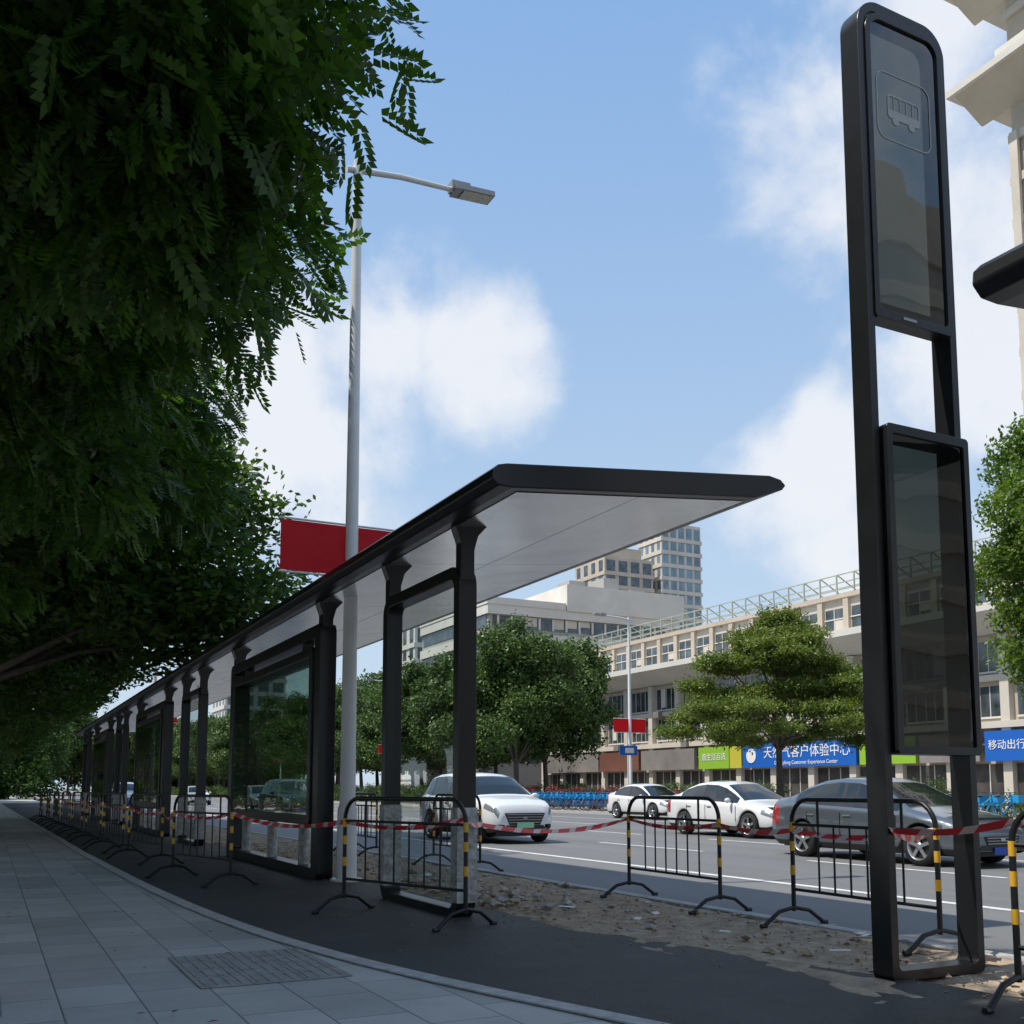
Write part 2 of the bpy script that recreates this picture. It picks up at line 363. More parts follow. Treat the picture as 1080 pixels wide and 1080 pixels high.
dens=MN('MULTIPLY',mr.outputs[0],.85)
sep=nt.nodes.new('ShaderNodeSeparateXYZ'); nt.links.new(nrm.outputs[0],sep.inputs[0])
hz=nt.nodes.new('ShaderNodeMapRange'); hz.inputs[1].default_value=0; hz.inputs[2].default_value=.75; hz.inputs[3].default_value=.9; hz.inputs[4].default_value=.68
nt.links.new(sep.outputs[2],hz.inputs[0])
hc=nt.nodes.new('ShaderNodeMapRange'); hc.inputs[1].default_value=.05; hc.inputs[2].default_value=.65
nt.links.new(sep.outputs[2],hc.inputs[0])
hcol=nt.nodes.new('ShaderNodeMixRGB'); hcol.inputs[1].default_value=(4.0,4.9,5.8,1); hcol.inputs[2].default_value=(1.9,3.45,6.0,1); nt.links.new(hc.outputs[0],hcol.inputs[0])
m1=nt.nodes.new('ShaderNodeMixRGB'); nt.links.new(hcol.outputs[0],m1.inputs[2]); nt.links.new(sky.outputs[0],m1.inputs[1]); nt.links.new(hz.outputs[0],m1.inputs[0])
m2=nt.nodes.new('ShaderNodeMixRGB'); m2.inputs[2].default_value=(6.1,6.2,6.45,1); nt.links.new(m1.outputs[0],m2.inputs[1]); nt.links.new(dens,m2.inputs[0])
nt.links.new(m2.outputs[0],bg.inputs[0]); nt.links.new(bg.outputs[0],out.inputs[0])
sl=bpy.data.lights.new('sun','SUN'); sl.energy=4.9; sl.angle=math.radians(.5); sl.color=(1,.94,.84)
so=bpy.data.objects.new('sun',sl); sc.collection.objects.link(so)
so.rotation_euler=Vector(d(SUN_AZ,SUN_EL)).to_track_quat('Z','Y').to_euler(); so.location=(-20,-20,40)

# ------------------------------------------------------------------ ground
KX=6.22
b=B(); b.add([(-2500,-2500,-.14),(2500,-2500,-.14),(2500,2500,-.14),(-2500,2500,-.14)],[(0,1,2,3)],'ground'); b.make('ground')
b=B(); b.add([(KX+.1,-80,-.12),(27.2,-80,-.12),(27.2,500,-.12),(KX+.1,500,-.12)],[(0,1,2,3)],'road'); b.make('road')
b=B(); b.add([(-30,-80,0),(4.3,-80,0),(4.3,500,0),(-30,500,0)],[(0,1,2,3)],'tiles'); b.make('pavement')
L=[(1.0,90),(1.3,50),(1.5,36),(1.66,18.6),(1.76,13.5),(1.87,10.6),(2.0,8.8),(2.17,7.4),(2.46,6.0),(2.72,5.1),(2.99,4.3),(3.25,3.4),(3.5,2.5),(3.8,0),(4.0,-6),(4.1,-80)]
Rr=[(4.25,90),(4.25,50),(4.25,36),(4.25,18.6),(4.25,13.5),(4.26,10.6),(4.3,8.8),(4.42,7.4),(4.6,6.2),(4.78,5.4),(4.95,4.7),(5.12,4.05),(5.3,3),(5.4,0),(5.4,-6),(5.4,-80)]
def resample(P):
    a=np.array(P); yy=np.concatenate([np.linspace(90,20,30),np.linspace(19.7,0,90),np.linspace(-1,-80,20)])
    return [(float(np.interp(-y,-a[:,1],a[:,0])),float(y)) for y in yy]
L2=resample(L); R2=resample(Rr)
ks=np.ones(9)/9
def smooth(P):
    x=np.array([p[0] for p in P]); xs=np.convolve(np.pad(x,4,mode='edge'),ks,'valid'); return [(float(a),p[1]) for a,p in zip(xs,P)]
L2=smooth(L2); R2=smooth(R2)
R2=[(x+.025*math.sin(y*7.3)+.02*math.sin(y*17),y) for x,y in R2]
b=B(); vs=[(x,y,.008) for x,y in L2]+[(x,y,.008) for x,y in R2]+[(x+.05,y,-.04) for x,y in R2]; n=len(L2)
b.add(vs,[(i,i+1,n+i+1,n+i) for i in range(n-1)]+[(n+i,n+i+1,2*n+i+1,2*n+i) for i in range(n-1)],'asph_new'); b.make('asphalt_path')
b=B(); vs=[(x-.13,y,.006) for x,y in L2]+[(x-.13,y,.016) for x,y in L2]+[(x,y,.016) for x,y in L2]+[(x,y,.004) for x,y in L2]
b.add(vs,[(k*n+i,k*n+i+1,(k+1)*n+i+1,(k+1)*n+i) for k in range(3) for i in range(n-1)],'edge'); b.make('path_edging')
b=B()
def tact(x0,y0,nx,ny):
    for i in range(nx):
        for j in range(ny):
            x=x0+i*.305;y=y0+j*.305
            b.box(x,x+.298,y,y+.298,.0035,.009,'tact')
            for q in range(4): b.box(x+.03+q*.07,x+.055+q*.07,y+.02,y+.278,.009,.0135,'tact')
tact(1.15,6.2,3,4)
b.make('tactile_paving')
b=B(); b.box(-.42,.12,5.9,6.5,.003,.012,'lamp')
for i in range(8): b.box(-.4,.1,5.93+i*.07,5.96+i*.07,.012,.016,'black2')
b.make('drain_cover')
b=B()
y=-60.0
while y<300: b.box(KX,KX+.15,y,y+.99,-.2,.012,'kerb'); y+=1.0
b.make('kerb',bevel=.01)
nx,ny=38,900; xs=np.linspace(4.05,KX,nx); ys=np.linspace(-8,80,ny)
rng=np.random.default_rng(3)
H=rng.normal(0,1,(ny,nx))
def blur(a,k):
    for ax in (0,1):
        a=sum(np.roll(a,s,ax) for s in range(-k,k+1))/(2*k+1)
    return a
h=blur(H,1)*.016+blur(H,4)*.11
h=np.clip(h,-.05,.07)-.005; h[:,-3:]=np.minimum(h[:,-3:],0.0); h[:,0:4]-=.03
b=B(); vs=[(float(xs[i]),float(ys[j]),float(h[j,i])) for j in range(ny) for i in range(nx)]
b.add(vs,[(j*nx+i,j*nx+i+1,(j+1)*nx+i+1,(j+1)*nx+i) for j in range(ny-1) for i in range(nx-1)],'dirt',True); b.make('dirt_strip')
b=B()
def stone(x,y,z,r,k):
    vs=[]
    for q in ((1,0,0),(-1,0,0),(0,1,0),(0,-1,0),(0,0,1),(0,0,-1),(.6,.6,.4),(-.6,.5,.4),(-.5,-.6,.4),(.6,-.5,.4)):
        s=r*random.uniform(.6,1.3); vs.append((x+q[0]*s,y+q[1]*s,z+q[2]*s*.6))
    b.add(vs,[(4,6,0),(0,6,2),(2,6,4),(2,7,4),(4,7,1),(1,7,2),(1,8,4),(4,8,3),(3,8,1),(3,9,4),(4,9,0),(0,9,3),(0,2,5),(2,1,5),(1,3,5),(3,0,5)],k)
xr_=lambda yy: float(np.interp(-yy,[-p[1] for p in R2],[p[0] for p in R2]))
for i in range(2200):
    yy=random.uniform(2.5,22) if i<1800 else random.uniform(15,50)
    xr=xr_(yy)
    stone(random.uniform(xr+.02,KX-.02),yy,.015,random.choice((.007,.009,.012,.015,.02,.03)) if random.random()<.97 else .055,random.choice(('stone','dirt','dirt','dirt','kerb')))
for i in range(60):
    stone(random.uniform(4.4,5.2),random.uniform(8.5,12.5),.03,random.uniform(.04,.10),random.choice(('stone','kerb')))
for i in range(160):
    yy=random.uniform(3,14); xr=xr_(yy)
    stone(xr-abs(random.gauss(0,.35)),yy,.012,random.choice((.006,.008,.012)),'dirt')
b.make('rubble')
b=B()
for i in range(26):
    yy=random.uniform(3.8,13); x=random.uniform(xr_(yy)+.1,KX-.1); k=random.choice(('tape','white','wrap'))
    R=Matrix.Rotation(random.uniform(0,6),3,'Z')@Matrix.Rotation(random.uniform(-.5,.5),3,'X'); b.obox((x,yy,.05),random.uniform(.02,.09),random.uniform(.012,.035),.002,k,R)
b.make('litter')
# a few fallen leaves on the pavement
b=B()
for i in range(90):
    x=random.uniform(-.5,3.2); yy=random.uniform(3.5,22); a=random.uniform(0,6.28); l=random.uniform(.02,.04)
    R=Matrix.Rotation(a,3,'Z'); c=Vector((x,yy,.021)); b.add([c+R@Vector(p) for p in ((-l,0,0),(0,-l*.45,.004),(l,0,.002),(0,l*.45,.005))],[(0,1,2,3)],random.choice(('leafC','leafA','browns')))
b.make('fallen_leaves')
b=B(); z=-.116
def mark(x0,x1,y0,y1): b.add([(x0,y0,z),(x1,y0,z),(x1,y1,z),(x0,y1,z)],[(0,1,2,3)],'linewhite')
mark(6.85,6.98,-60,400); mark(9.55,9.7,-60,400)
for X in (12.95,16.2,19.5):
    yy=-60
    while yy<300: mark(X,X+.13,yy,yy+4); yy+=7
mark(23.2,23.35,-60,400)
b.make('road_markings')
b=B(); b.box(27.05,27.2,-80,500,-.2,.012,'kerb'); b.make('kerb')
b=B(); b.add([(27.2,-80,0),(400,-80,0),(400,500,0),(27.2,500,0)],[(0,1,2,3)],'farwalk'); b.make('pavement')

# ------------------------------------------------------------------ shelter
def shelter(name, y0, y1, x_off, portals, boxes):
    e=empty(name,(0,0,0)); xo=x_off
    prof=[(3.44,3.60),(3.45,3.67),(3.50,3.715),(3.58,3.735),(6.28,4.015),(6.41,3.995),(6.47,3.945),(6.43,3.90),(6.12,3.785),(3.62,3.54),(3.50,3.545)]
    prof=[(a+xo,c) for a,c in prof]
    b=B(); b.prism(prof,y0,y1,'black'); b.make('roof',e,bevel=.012)
    b=B(); y=y0+.12
    def zu(x): return 3.54+(x-3.62)*(3.785-3.54)/(6.12-3.62)
    while y<y1-.2:
        ye=min(y+3.0,y1-.12)
        for (xa,xb) in ((3.72,4.9),(4.908,6.06)):
            vs=[(xa+xo,y,zu(xa)-.006),(xb+xo,y,zu(xb)-.006),(xb+xo,ye-.008,zu(xb)-.006),(xa+xo,ye-.008,zu(xa)-.006)]
            b.add(vs,[(0,3,2,1)],'soffit')
        y+=3.0
    b.make('soffit',e)
    b=B(); g=B(); wr=B()
    xa,xb=3.75+xo,3.93+xo
    neck=[(xa+.02,3.05),(xb-.02,3.05),(xb-.02,3.34),(xb+.02,3.48),(xb+.13,3.60),(xa-.04,3.56),(xa+.02,3.40)]
    for (p0,p1) in portals:
        b.frame('y',p0,p1,-.02,3.2,.13,.13,.10,.12,.20,xa,xb,'black',Ri=.09)
        for yy in (p0+.01,p1-.13): b.prism(neck,yy,yy+.12,'black')
        g.sheet_x(xa+.09,p0+.13,p1-.13,.11,3.07,'port_glass')
        for yy in (p0,p1-.13):
            wr.box(xa-.008,xb+.008,yy-.008,yy+.138,.14,.98,'wrap')
            for q in range(5): wr.box(xa-.014,xb+.014,yy-.014,yy+.144,.2+q*.16,.22+q*.16,'wrap')
    for (p0,p1) in boxes:
        b.frame('y',p0,p1,-.02,3.28,.26,.26,.16,.16,.12,xa-.02,xb+.02,'black',Ri=.03)
        b.frame('y',p0+.28,p1-.28,.68,3.0,.12,.12,.13,.12,.05,xa-.05,xb+.05,'black',Ri=.02)
        b.prism(neck,p0+.03,p0+.23,'black'); b.prism(neck,p1-.23,p1-.03,'black')
        b.box(xa+.02,xb-.02,p0+.9,p0+1.0,2.99,3.13,'black'); b.box(xa+.02,xb-.02,p1-1.0,p1-.9,2.99,3.13,'black')
        g.sheet_x(xa-.03,p0+.4,p1-.4,.81,2.88,'ad_glass'); g.sheet_x(xb+.03,p0+.4,p1-.4,.81,2.88,'ad_glass')
        for q in (p0+1.0,(p0+p1)/2,p1-1.0):
            wr.tube([(xa+.1,q,.1),(xa+.1,q,.7)],.075,'wrap',14)
    b.make('frames',e,bevel=.008); g.make('glass_panels',e); wr.make('protective_wrap',e)
    return e
shelter('bus_shelter',7.1,50.4,0,[(8.42,10.45),(21.3,23.5),(34.4,36.6),(47.4,49.6)],[(12.75,18.2),(25.8,31.2),(39,44.4)])
shelter('bus_shelter',-28,3.25,.74,[(-.3,1.9),(-13,-10.8)],[(-8,-2.5)])

# ------------------------------------------------------------------ totem
e=empty('bus_stop_totem',(4.865,4.545,0),0)
b=B(); W=.81; T=.155; HT=6.37
b.frame('x',0,W,0,HT,.06,.06,.06,.075,.20,0,T,'black',seg=12,Ri=.10,rb=.04)
b.box(.06,W-.06,.02,T-.02,4.18,4.28,'black')
b.frame('x',.055,W-.04,4.16,HT-.08,.045,.045,.06,.045,.15,-.012,.03,'black',seg=10,Ri=.1,rb=.03)
b.frame('x',.075,W+.01,1.36,3.45,.05,.05,.05,.06,.03,-.045,T-.02,'black',Ri=.015)
b.box(.3,.42,-.018,-.012,4.18,4.2,'ic')
b.make('frame',e,bevel=.008)
b=B(); b.sheet_y(.005,.09,W-.075,4.2,HT-.11,'totem_glass'); b.sheet_y(-.03,.12,W-.03,1.4,3.4,'totem_dark'); b.make('glass_panels',e)
b=B()
def rr(x0,x1,z0,z1,r,wd,k='ic',y0=.0005,y1=.003): b.frame('x',x0,x1,z0,z1,wd,wd,wd,wd,r,y0,y1,k,seg=6)
rr(.15,.65,5.42,5.90,.08,.008)
rr(.25,.55,5.58,5.75,.03,.012)
b.box(.26,.54,.0007,.0032,5.59,5.64,'ic')
for i in range(4): b.box(.305+i*.058,.312+i*.058,.0007,.0032,5.64,5.74,'ic')
for cx in (.32,.47):
    ang=[2*math.pi*i/16 for i in range(16)]
    b.prism([(cx+.03*math.cos(a),5.57+.03*math.sin(a)) for a in ang],.0002,.0034,'ic')
b.make('bus_icon',e)

# ------------------------------------------------------------------ street lamps
def lamp(x,y,banner=True,flip=False,h=9.5):
    b=B(); s=-1 if flip else 1
    b.tube([(0,0,-.05),(0,0,.05),(0,0,.9),(0,0,.95),(0,0,h)],[.13,.13,.12,.10,.058],'pole',16)
    b.tube([(0,0,0),(0,0,.04)],.2,'pole',16)
    pts=[(-.15*s,0,h-.15),(.6*s,0,h-.05),(1.38*s,0,h-.02)]
    b.tube(pts,[.045,.04,.035],'pole',10)
    R=Matrix.Rotation(-.06*s,3,'Y')
    b.obox((1.68*s,0,h),.30,.13,.035,'lamp',R); b.obox((1.73*s,0,h-.04),.22,.105,.008,'led',R)
    b.obox((1.48*s,0,h+.025),.14,.09,.06,'lamp',R)
    if banner:
        for q in (-1,1):
            b.box(q*.5-.42,q*.5+.42,-.004,.004,3.86,4.5,'red')
            b.tube([(q*.06,0,4.52),(q*.94,0,4.52)],.014,'pole'); b.tube([(q*.06,0,3.84),(q*.94,0,3.84)],.014,'pole')
    return b.make('street_lamp',loc=(x,y,0))
lamp(4.03,12.45); lamp(5.95,44.0); lamp(27.6,41.6,flip=True); lamp(27.6,75,flip=True); lamp(27.6,108,flip=True); lamp(27.6,8,flip=True)
b=B(); b.box(26.9,27.9,41.42,41.46,2.75,3.2,'blues'); b.box(27.2,27.7,41.405,41.415,2.85,3.1,'white'); b.tube([(27.42,41.5,0),(27.42,41.5,3.3)],.04,'pole'); b.make('street_name_sign')

# ------------------------------------------------------------------ barriers
def barrier(p,q):
    p=Vector((*p,0)); q=Vector((*q,0)); Ln=(q-p).length; ang=math.atan2(q.y-p.y,q.x-p.x)
    b=B(); Hh=1.05; r=.019; R=.2
    pts=[(0,0,.12),(0,0,Hh-R)]+[(R-R*math.cos(a),0,Hh-R+R*math.sin(a)) for a in [math.pi/2*i/6 for i in range(1,7)]]
    pts+= [(Ln-x,0,z) for x,_,z in pts[::-1]]
    b.tube(pts,r,'black2',8)
    b.tube([(0,0,.3),(Ln,0,.3)],.014,'black2',6)
    b.tube([(.0,0,.84),(Ln,0,.84)],.014,'black2',6)
    n=6
    for i in range(n):
        x=.32+(Ln-.64)*i/(n-1); b.tube([(x,0,.3),(x,0,.84)],.009,'black2',6)
    for x in (.32,Ln-.32): b.tube([(x,0,.84),(x,0,Hh)],.012,'black2',6)
    for x in (0,Ln):
        for z0 in (.42,.62,.78): b.tube([(x,0,z0),(x,0,z0+.08)],.0215,'yellow',8)
        b.tube([(x,-.32,.012),(x,-.29,.03),(x,-.16,.12),(x,0,.15),(x,.16,.12),(x,.29,.03),(x,.32,.012)],.018,'black2',8)
        b.tube([(x,-.35,.012),(x,-.29,.012)],.02,'black2',6); b.tube([(x,.29,.012),(x,.35,.012)],.02,'black2',6)
    return b.make('crowd_barrier',loc=(p.x,p.y,0.01),rotz=ang)
barrier((3.56,7.83),(3.03,9.42)); barrier((2.60,12.4),(2.2,14.05))
for s,t in (((2.4,16.4),(2.12,18.1)),((2.2,19.6),(2.02,21.2)),((2.1,22.6),(1.95,24.2)),((2.0,26),(1.9,27.6)),((1.97,29.5),(1.87,31.1)),((1.9,33),(1.85,34.6)),((1.85,37),(1.85,38.6)),((1.8,41),(1.8,42.6))): barrier(s,t)
barrier((6.14,9.3),(6.10,7.72)); barrier((6.08,6.72),(6.02,5.18)); barrier((4.92,3.74),(5.2,2.1)); barrier((6.1,14.6),(6.08,12.9)); barrier((6.05,18.5),(6.0,16.9))

b=B(); P=[(5.2,2.1,.97),(4.92,3.74,.97),(4.865,4.52,.90),(6.02,5.18,.86),(6.08,6.72,.80),(6.10,7.72,.82),(6.14,9.3,.83),(3.95,8.40,.83),(3.56,7.83,.90),(3.03,9.42,.84),(2.6,12.4,.86),(2.2,14.05,.84),(2.4,16.4,.8),(2.12,18.1,.84),(2.2,19.6,.83),(2.02,21.2,.84),(2.1,22.6,.84),(1.95,24.2,.84),(2.0,26,.84),(1.9,27.6,.85),(1.97,29.5,.84),(1.87,31.1,.84)]
vs=[];fs=[];uvs=[];s=0;prev=None
for i in range(len(P)-1):
    a=Vector(P[i]);c=Vector(P[i+1]);ln=(c-a).length;n=14
    sag=.04*ln if ln<2.5 else .03*ln
    for j in range(n+(i==len(P)-2)):
        t=j/n; p=a.lerp(c,t); p.z-=sag*4*t*(1-t)
        if prev is not None: s+=(p-prev).length
        prev=p.copy(); tw=.7*math.sin(s*1.1)+.3*math.sin(s*3.3)
        dr=(c-a).normalized(); sd=Vector((-dr.y,dr.x,0)); up=Vector((0,0,1))*math.cos(tw)+sd*math.sin(tw)
        vs+= [p-up*.024,p+up*.024]; uvs+=[(s,0),(s,1)]
for i in range(len(vs)//2-1): fs.append((2*i,2*i+2,2*i+3,2*i+1))
me=bpy.data.meshes.new('warning_tape'); me.from_pydata([tuple(v) for v in vs],[],fs); me.materials.append(M['tape'])
ul=me.uv_layers.new(name='UVMap')
for l in me.loops: ul.data[l.index].uv=uvs[l.vertex_index]
inst(me,'warning_tape')

# ------------------------------------------------------------------ cars
def car(x,y,paint,kind='sedan',plate='plateb',rot=0,name='car'):
    b=B()
    if kind=='sedan':
        Ln=4.65; rw=.325; fw,bw=.88,3.60
        T=([0,.03,.12,.5,1.15,1.55,1.95,2.3,2.8,3.25,3.65,4.02,4.4,4.58,4.65],[.52,.62,.70,.82,.95,1.17,1.36,1.44,1.46,1.42,1.31,1.14,1.10,1.03,.86])
        Bl=([0,.12,.5,1.15,2.5,3.9,4.5,4.65],[.50,.65,.76,.88,.94,1.0,.98,.80]); zb0=.2
        gl=(1.32,3.86); ws=(1.2,2.02); rs=(3.3,4.0); pil=(2.62,); W=.9
    else:
        Ln=4.55; rw=.35; fw,bw=.86,3.55
        T=([0,.03,.1,.4,1.05,1.4,1.8,2.2,2.8,3.5,3.95,4.2,4.42,4.5,4.55],[.66,.80,.90,1.00,1.10,1.34,1.54,1.62,1.66,1.64,1.58,1.40,1.12,.98,.80])
        Bl=([0,.1,.4,1.05,2.5,3.9,4.42,4.55],[.64,.83,.93,1.02,1.06,1.12,1.06,.76]); zb0=.26
        gl=(1.2,4.1); ws=(1.1,1.88); rs=(4.0,4.4); pil=(2.45,3.5); W=.92
    Wd=([0,.05,.15,.35,.8,1.5,3.4,4.1,4.4,4.58,Ln],[.60,.68,.76,.83,.88,.90,.90,.87,.82,.74,.62])
    st=sorted(set(list(np.round(np.linspace(0,Ln,64),3))+[round(a,3) for a in T[0]]+[round(p+q,3) for p in pil for q in (-.035,.035)]))
    R=rw+.055; secs=[];ks=[]
    for s in st:
        w_=float(np.interp(s,*Wd))*W/.9; tp=float(np.interp(s,*T)); bl=float(np.interp(s,*Bl)); bl=min(bl,tp-.01)
        zb=zb0+.07*max(0,1-s/.25)+.08*max(0,1-(Ln-s)/.3)
        arch=0
        for c in (fw,bw):
            if abs(s-c)<R: arch=max(arch,rw+math.sqrt(R*R-(s-c)**2))
        k=min(max((tp-bl)/.42,0),1); wr=(w_-.10)*(1-k)+(w_-.27)*k
        half=[(w_-.07,max(zb,arch)),(w_-.005,max(zb+.10,arch+.0)),(w_+.012,max(.5*(zb+bl),arch+.035)),(w_+.004,max(bl-.12,arch+.05) if bl-.12>arch+.05 else bl-.06),(w_-.02,bl-.03),(w_-.05,bl),
              (wr+.05*k,tp-.07*k-.006),(wr-.03,tp-.015),(wr-.14,tp+.004),(wr*.4,tp+.015+.01*k),(0,tp+.02+.01*k)]
        secs.append(half); ks.append(k)
    n=len(secs[0])
    full=[[( -a,c) for a,c in h]+[(a,c) for a,c in h[::-1][1:]] for h in secs]; m=len(full[0])
    vs=[(a,st[i]-Ln/2,c) for i,h in enumerate(full) for a,c in h]
    body=[];glass=[];trim=[];hl=[];tl=[]
    for i in range(len(st)-1):
        sm=.5*(st[i]+st[i+1]); kk=min(ks[i],ks[i+1])
        for j in range(m-1):
            jj=j if j<n-1 else m-2-j
            f=(i*m+j,i*m+j+1,(i+1)*m+j+1,(i+1)*m+j)
            if jj==5 and gl[0]<sm<gl[1] and kk>.12:
                (trim if any(abs(sm-p)<.04 for p in pil) else glass).append(f)
            elif jj>=7 and (ws[0]<sm<ws[1] or rs[0]<sm<rs[1]): glass.append(f)
            elif jj in (3,4) and .02<sm<.42: hl.append(f)
            elif jj in (2,3) and sm>Ln-.35: tl.append(f)
            elif jj==0: trim.append(f)
            else: body.append(f)
    b.add(vs,body,paint,True)
    o=len(b.v)-len(vs)
    for L_,k in ((glass,'carglass'),(trim,'trim'),(hl,'headl'),(tl,'taill')):
        i_=b.mi(k)
        for f in L_: b.f.append(tuple(o+a for a in f)); b.m.append(i_); b.sm.append(True)
    i_=b.mi(paint); b.f.append(tuple(o+a for a in range(m))); b.m.append(i_); b.sm.append(False)
    o2=o+(len(st)-1)*m; b.f.append(tuple(o2+a for a in range(m))); b.m.append(i_); b.sm.append(False)
    b.box(-.62,.62,-Ln/2+.25,Ln/2-.25,.17,.8,'trim')
    f0=-Ln/2
    gt=float(np.interp(.02,*Bl))
    if kind=='sedan':
        gx=.42; b.prism([(-gx,gt-.02),(gx,gt-.02),(gx-.08,gt-.17),(-gx+.08,gt-.17)],f0-.012,f0+.1,'trim')
        for q in range(3): b.box(-gx+.07,gx-.07,f0-.018,f0-.012,gt-.14+q*.045,gt-.13+q*.045,'rim')
    else:
        gx=.52; b.prism([(-gx,gt+.03),(gx,gt+.03),(gx-.12,gt-.24),(-gx+.12,gt-.24)],f0-.012,f0+.1,'trim')
        for q in range(4): b.box(-gx+.05+.02*(3-q),gx-.05-.02*(3-q),f0-.02,f0-.012,gt-.19+q*.06,gt-.175+q*.06,'rim')
    b.box(-.05,.05,f0-.026,f0-.02,gt-.10,gt-.05,'rim')
    b.prism([(-.48,zb0+.17),(.48,zb0+.17),(.54,zb0+.08),(-.54,zb0+.08)],f0-.01,f0+.1,'trim')
    for q in (-1,1): b.box(q*.60-.08,q*.60+.08,f0+.0,f0+.12,zb0+.1,zb0+.19,'trim')
    b.box(-.22,.22,f0-.035,f0-.024,gt-.31,gt-.19,plate)
    r0=Ln/2; tz=float(np.interp(Ln-.1,*T))-.13
    b.box(-.22,.22,r0,r0+.01,tz-.22,tz-.1,plate)
    mz=float(np.interp(1.6,*Bl))+.06; ms=gl[0]+.22-Ln/2
    for q in (-1,1):
        b.ellip((q*(W+.10),ms,mz),(.10,.055,.07),paint,10,6); b.box(min(q*.84,q*(W+.08)),max(q*.84,q*(W+.08)),ms-.02,ms+.02,mz-.05,mz-.03,'trim')
        for hs in (2.45,3.35): b.box(q*(W+.0)-.015+q*.008,q*(W+.0)+.015+q*.008,hs-.09-Ln/2,hs+.09-Ln/2,mz-.18,mz-.155,'rim')
        for ds in (1.35,2.62,3.45 if kind=='sedan' else 3.5):
            b.box(q*(W+.013)-.004,q*(W+.013)+.004,ds-.006-Ln/2,ds+.006-Ln/2,.42,mz-.12,'trim')
        for c in (fw,bw):
            yc=c-Ln/2; X=q*(W-.09)
            s_=q
            pr=[(-.11*s_,rw*.6),(-.11*s_,rw*.93),(-.08*s_,rw),(.07*s_,rw),(.10*s_,rw*.95),(.105*s_,rw*.70)]
            b.lathe_x((X,yc,rw),pr,'tyre')
            b.lathe_x((X,yc,rw),[(.105*s_,rw*.70),(.09*s_,rw*.66),(.05*s_,rw*.62)],'rim')
            b.lathe_x((X,yc,rw),[(.05*s_,rw*.64),(.045*s_,.001)],'trim')
            for a in range(5):
                an=2*math.pi*a/5; Rm=Matrix.Rotation(an,3,'X'); cc=Vector((X+.075*s_,yc,rw))+Rm@Vector((0,0,rw*.36))
                b.obox(cc,.012,.028,rw*.32,'rim',Rm)
            b.lathe_x((X,yc,rw),[(.07*s_,.07),(.095*s_,.06),(.1*s_,.001)],'rim',12)
    return b.make(name,loc=(x,y,-.12),rotz=rot)
car(14.6,13.6,'p_gray'); car(18.3,22.3,'p_white'); car(11.1,23.4,'p_white','suv','plateg')
car(11.2,42,'p_dark','suv'); car(14.6,62,'p_silver'); car(25.2,36.5,'p_white'); car(25.2,30.5,'p_dark'); car(7.9,70,'p_white','suv')
car(33,66,'p_white','suv',rot=.9); car(25.2,24,'p_silver'); car(14.7,84,'p_white')

def bike_mesh():
    b=B()
    for c in (-.52,.52):
        b.lathe_x((0,c,.33),[(-.015,.31),(0,.335),(.015,.31),(-.015,.31)],'tyre',20)
        for a in range(6):
            an=math.pi*a/6; b.tube([(0,c-.3*math.cos(an),.33-.3*math.sin(an)),(0,c+.3*math.cos(an),.33+.3*math.sin(an))],.003,'rim',4)
    t=lambda p,q,r=.024,k='bike': b.tube([p,q],r,k,6)
    t((0,-.52,.33),(0,-.38,.95)); t((0,-.42,.75),(0,.0,.30)); t((0,-.41,.85),(0,.14,.62)); t((0,0,.30),(0,.18,.85)); t((0,.52,.33),(0,0,.30)); t((0,.52,.33),(0,.15,.68))
    t((-.28,-.30,1.02),(.28,-.30,1.02),.014,'trim'); t((0,-.38,.95),(0,-.30,1.02)); b.ellip((0,.2,.9),(.08,.14,.035),'trim',10,5)
    b.box(-.16,.16,-.84,-.52,.70,.94,'bike'); b.box(-.05,.05,.3,.82,.62,.70,'bike')
    t((-.1,0,.3),(.1,0,.3),.015,'trim'); t((.03,.05,.3),(.14,.22,.01),.008,'trim')
    return b.make('bicycle',mesh_only=True)
bm_=bike_mesh()
for i in range(30): inst(bm_,'bicycle',loc=(28.3+random.uniform(-.1,.1),42.5+i*.62,0),rotz=math.radians(90+random.uniform(-12,12)))
for i in range(10): inst(bm_,'bicycle',loc=(28.6+random.uniform(-.1,.1),22+i*.7,0),rotz=math.radians(90+random.uniform(-12,12)))

# ------------------------------------------------------------------ trees
def spray_pinnate(ln=.34,pairs=6,ll=.115,lw=.062):
    q=[]
    for i in range(pairs):
        t=(i+.7)/pairs*ln
        for s in (-1,1):
            l=ll*(1-.35*abs(i/pairs-.45)); a=.95
            dx,dy=math.cos(a),math.sin(a)*s; nx_,ny_=-dy,dx
            base=np.array((t,0.004*s,0)); tip=base+np.array((dx*l,dy*l,-.03))
            mid=base+np.array((dx*l*.45,dy*l*.45,-.002)); sd=np.array((nx_,ny_,0))*lw*.5
            q.append([base,mid+sd,tip,mid-sd])
    base=np.array((ln,0,0)); q.append([base,base+np.array((ll*.45,lw*.5,0)),base+np.array((ll,0,-.02)),base+np.array((ll*.45,-lw*.5,0))])
    return np.array(q)
def spray_bush(n=12,R=.28,ll=.16,lw=.09,seed=1,flat=1.0):
    r=np.random.default_rng(seed); q=[]
    for i in range(n):
        p=r.normal(0,R*.55,3); p[2]*=.6*flat
        a=r.normal(0,1,3); a[2]*=.6*flat; a/=np.linalg.norm(a); s=np.cross(a,r.normal(0,1,3)); s/=np.linalg.norm(s)
        q.append([p,p+a*ll*.5+s*lw*.5,p+a*ll,p+a*ll*.5-s*lw*.5])
    return np.array(q)
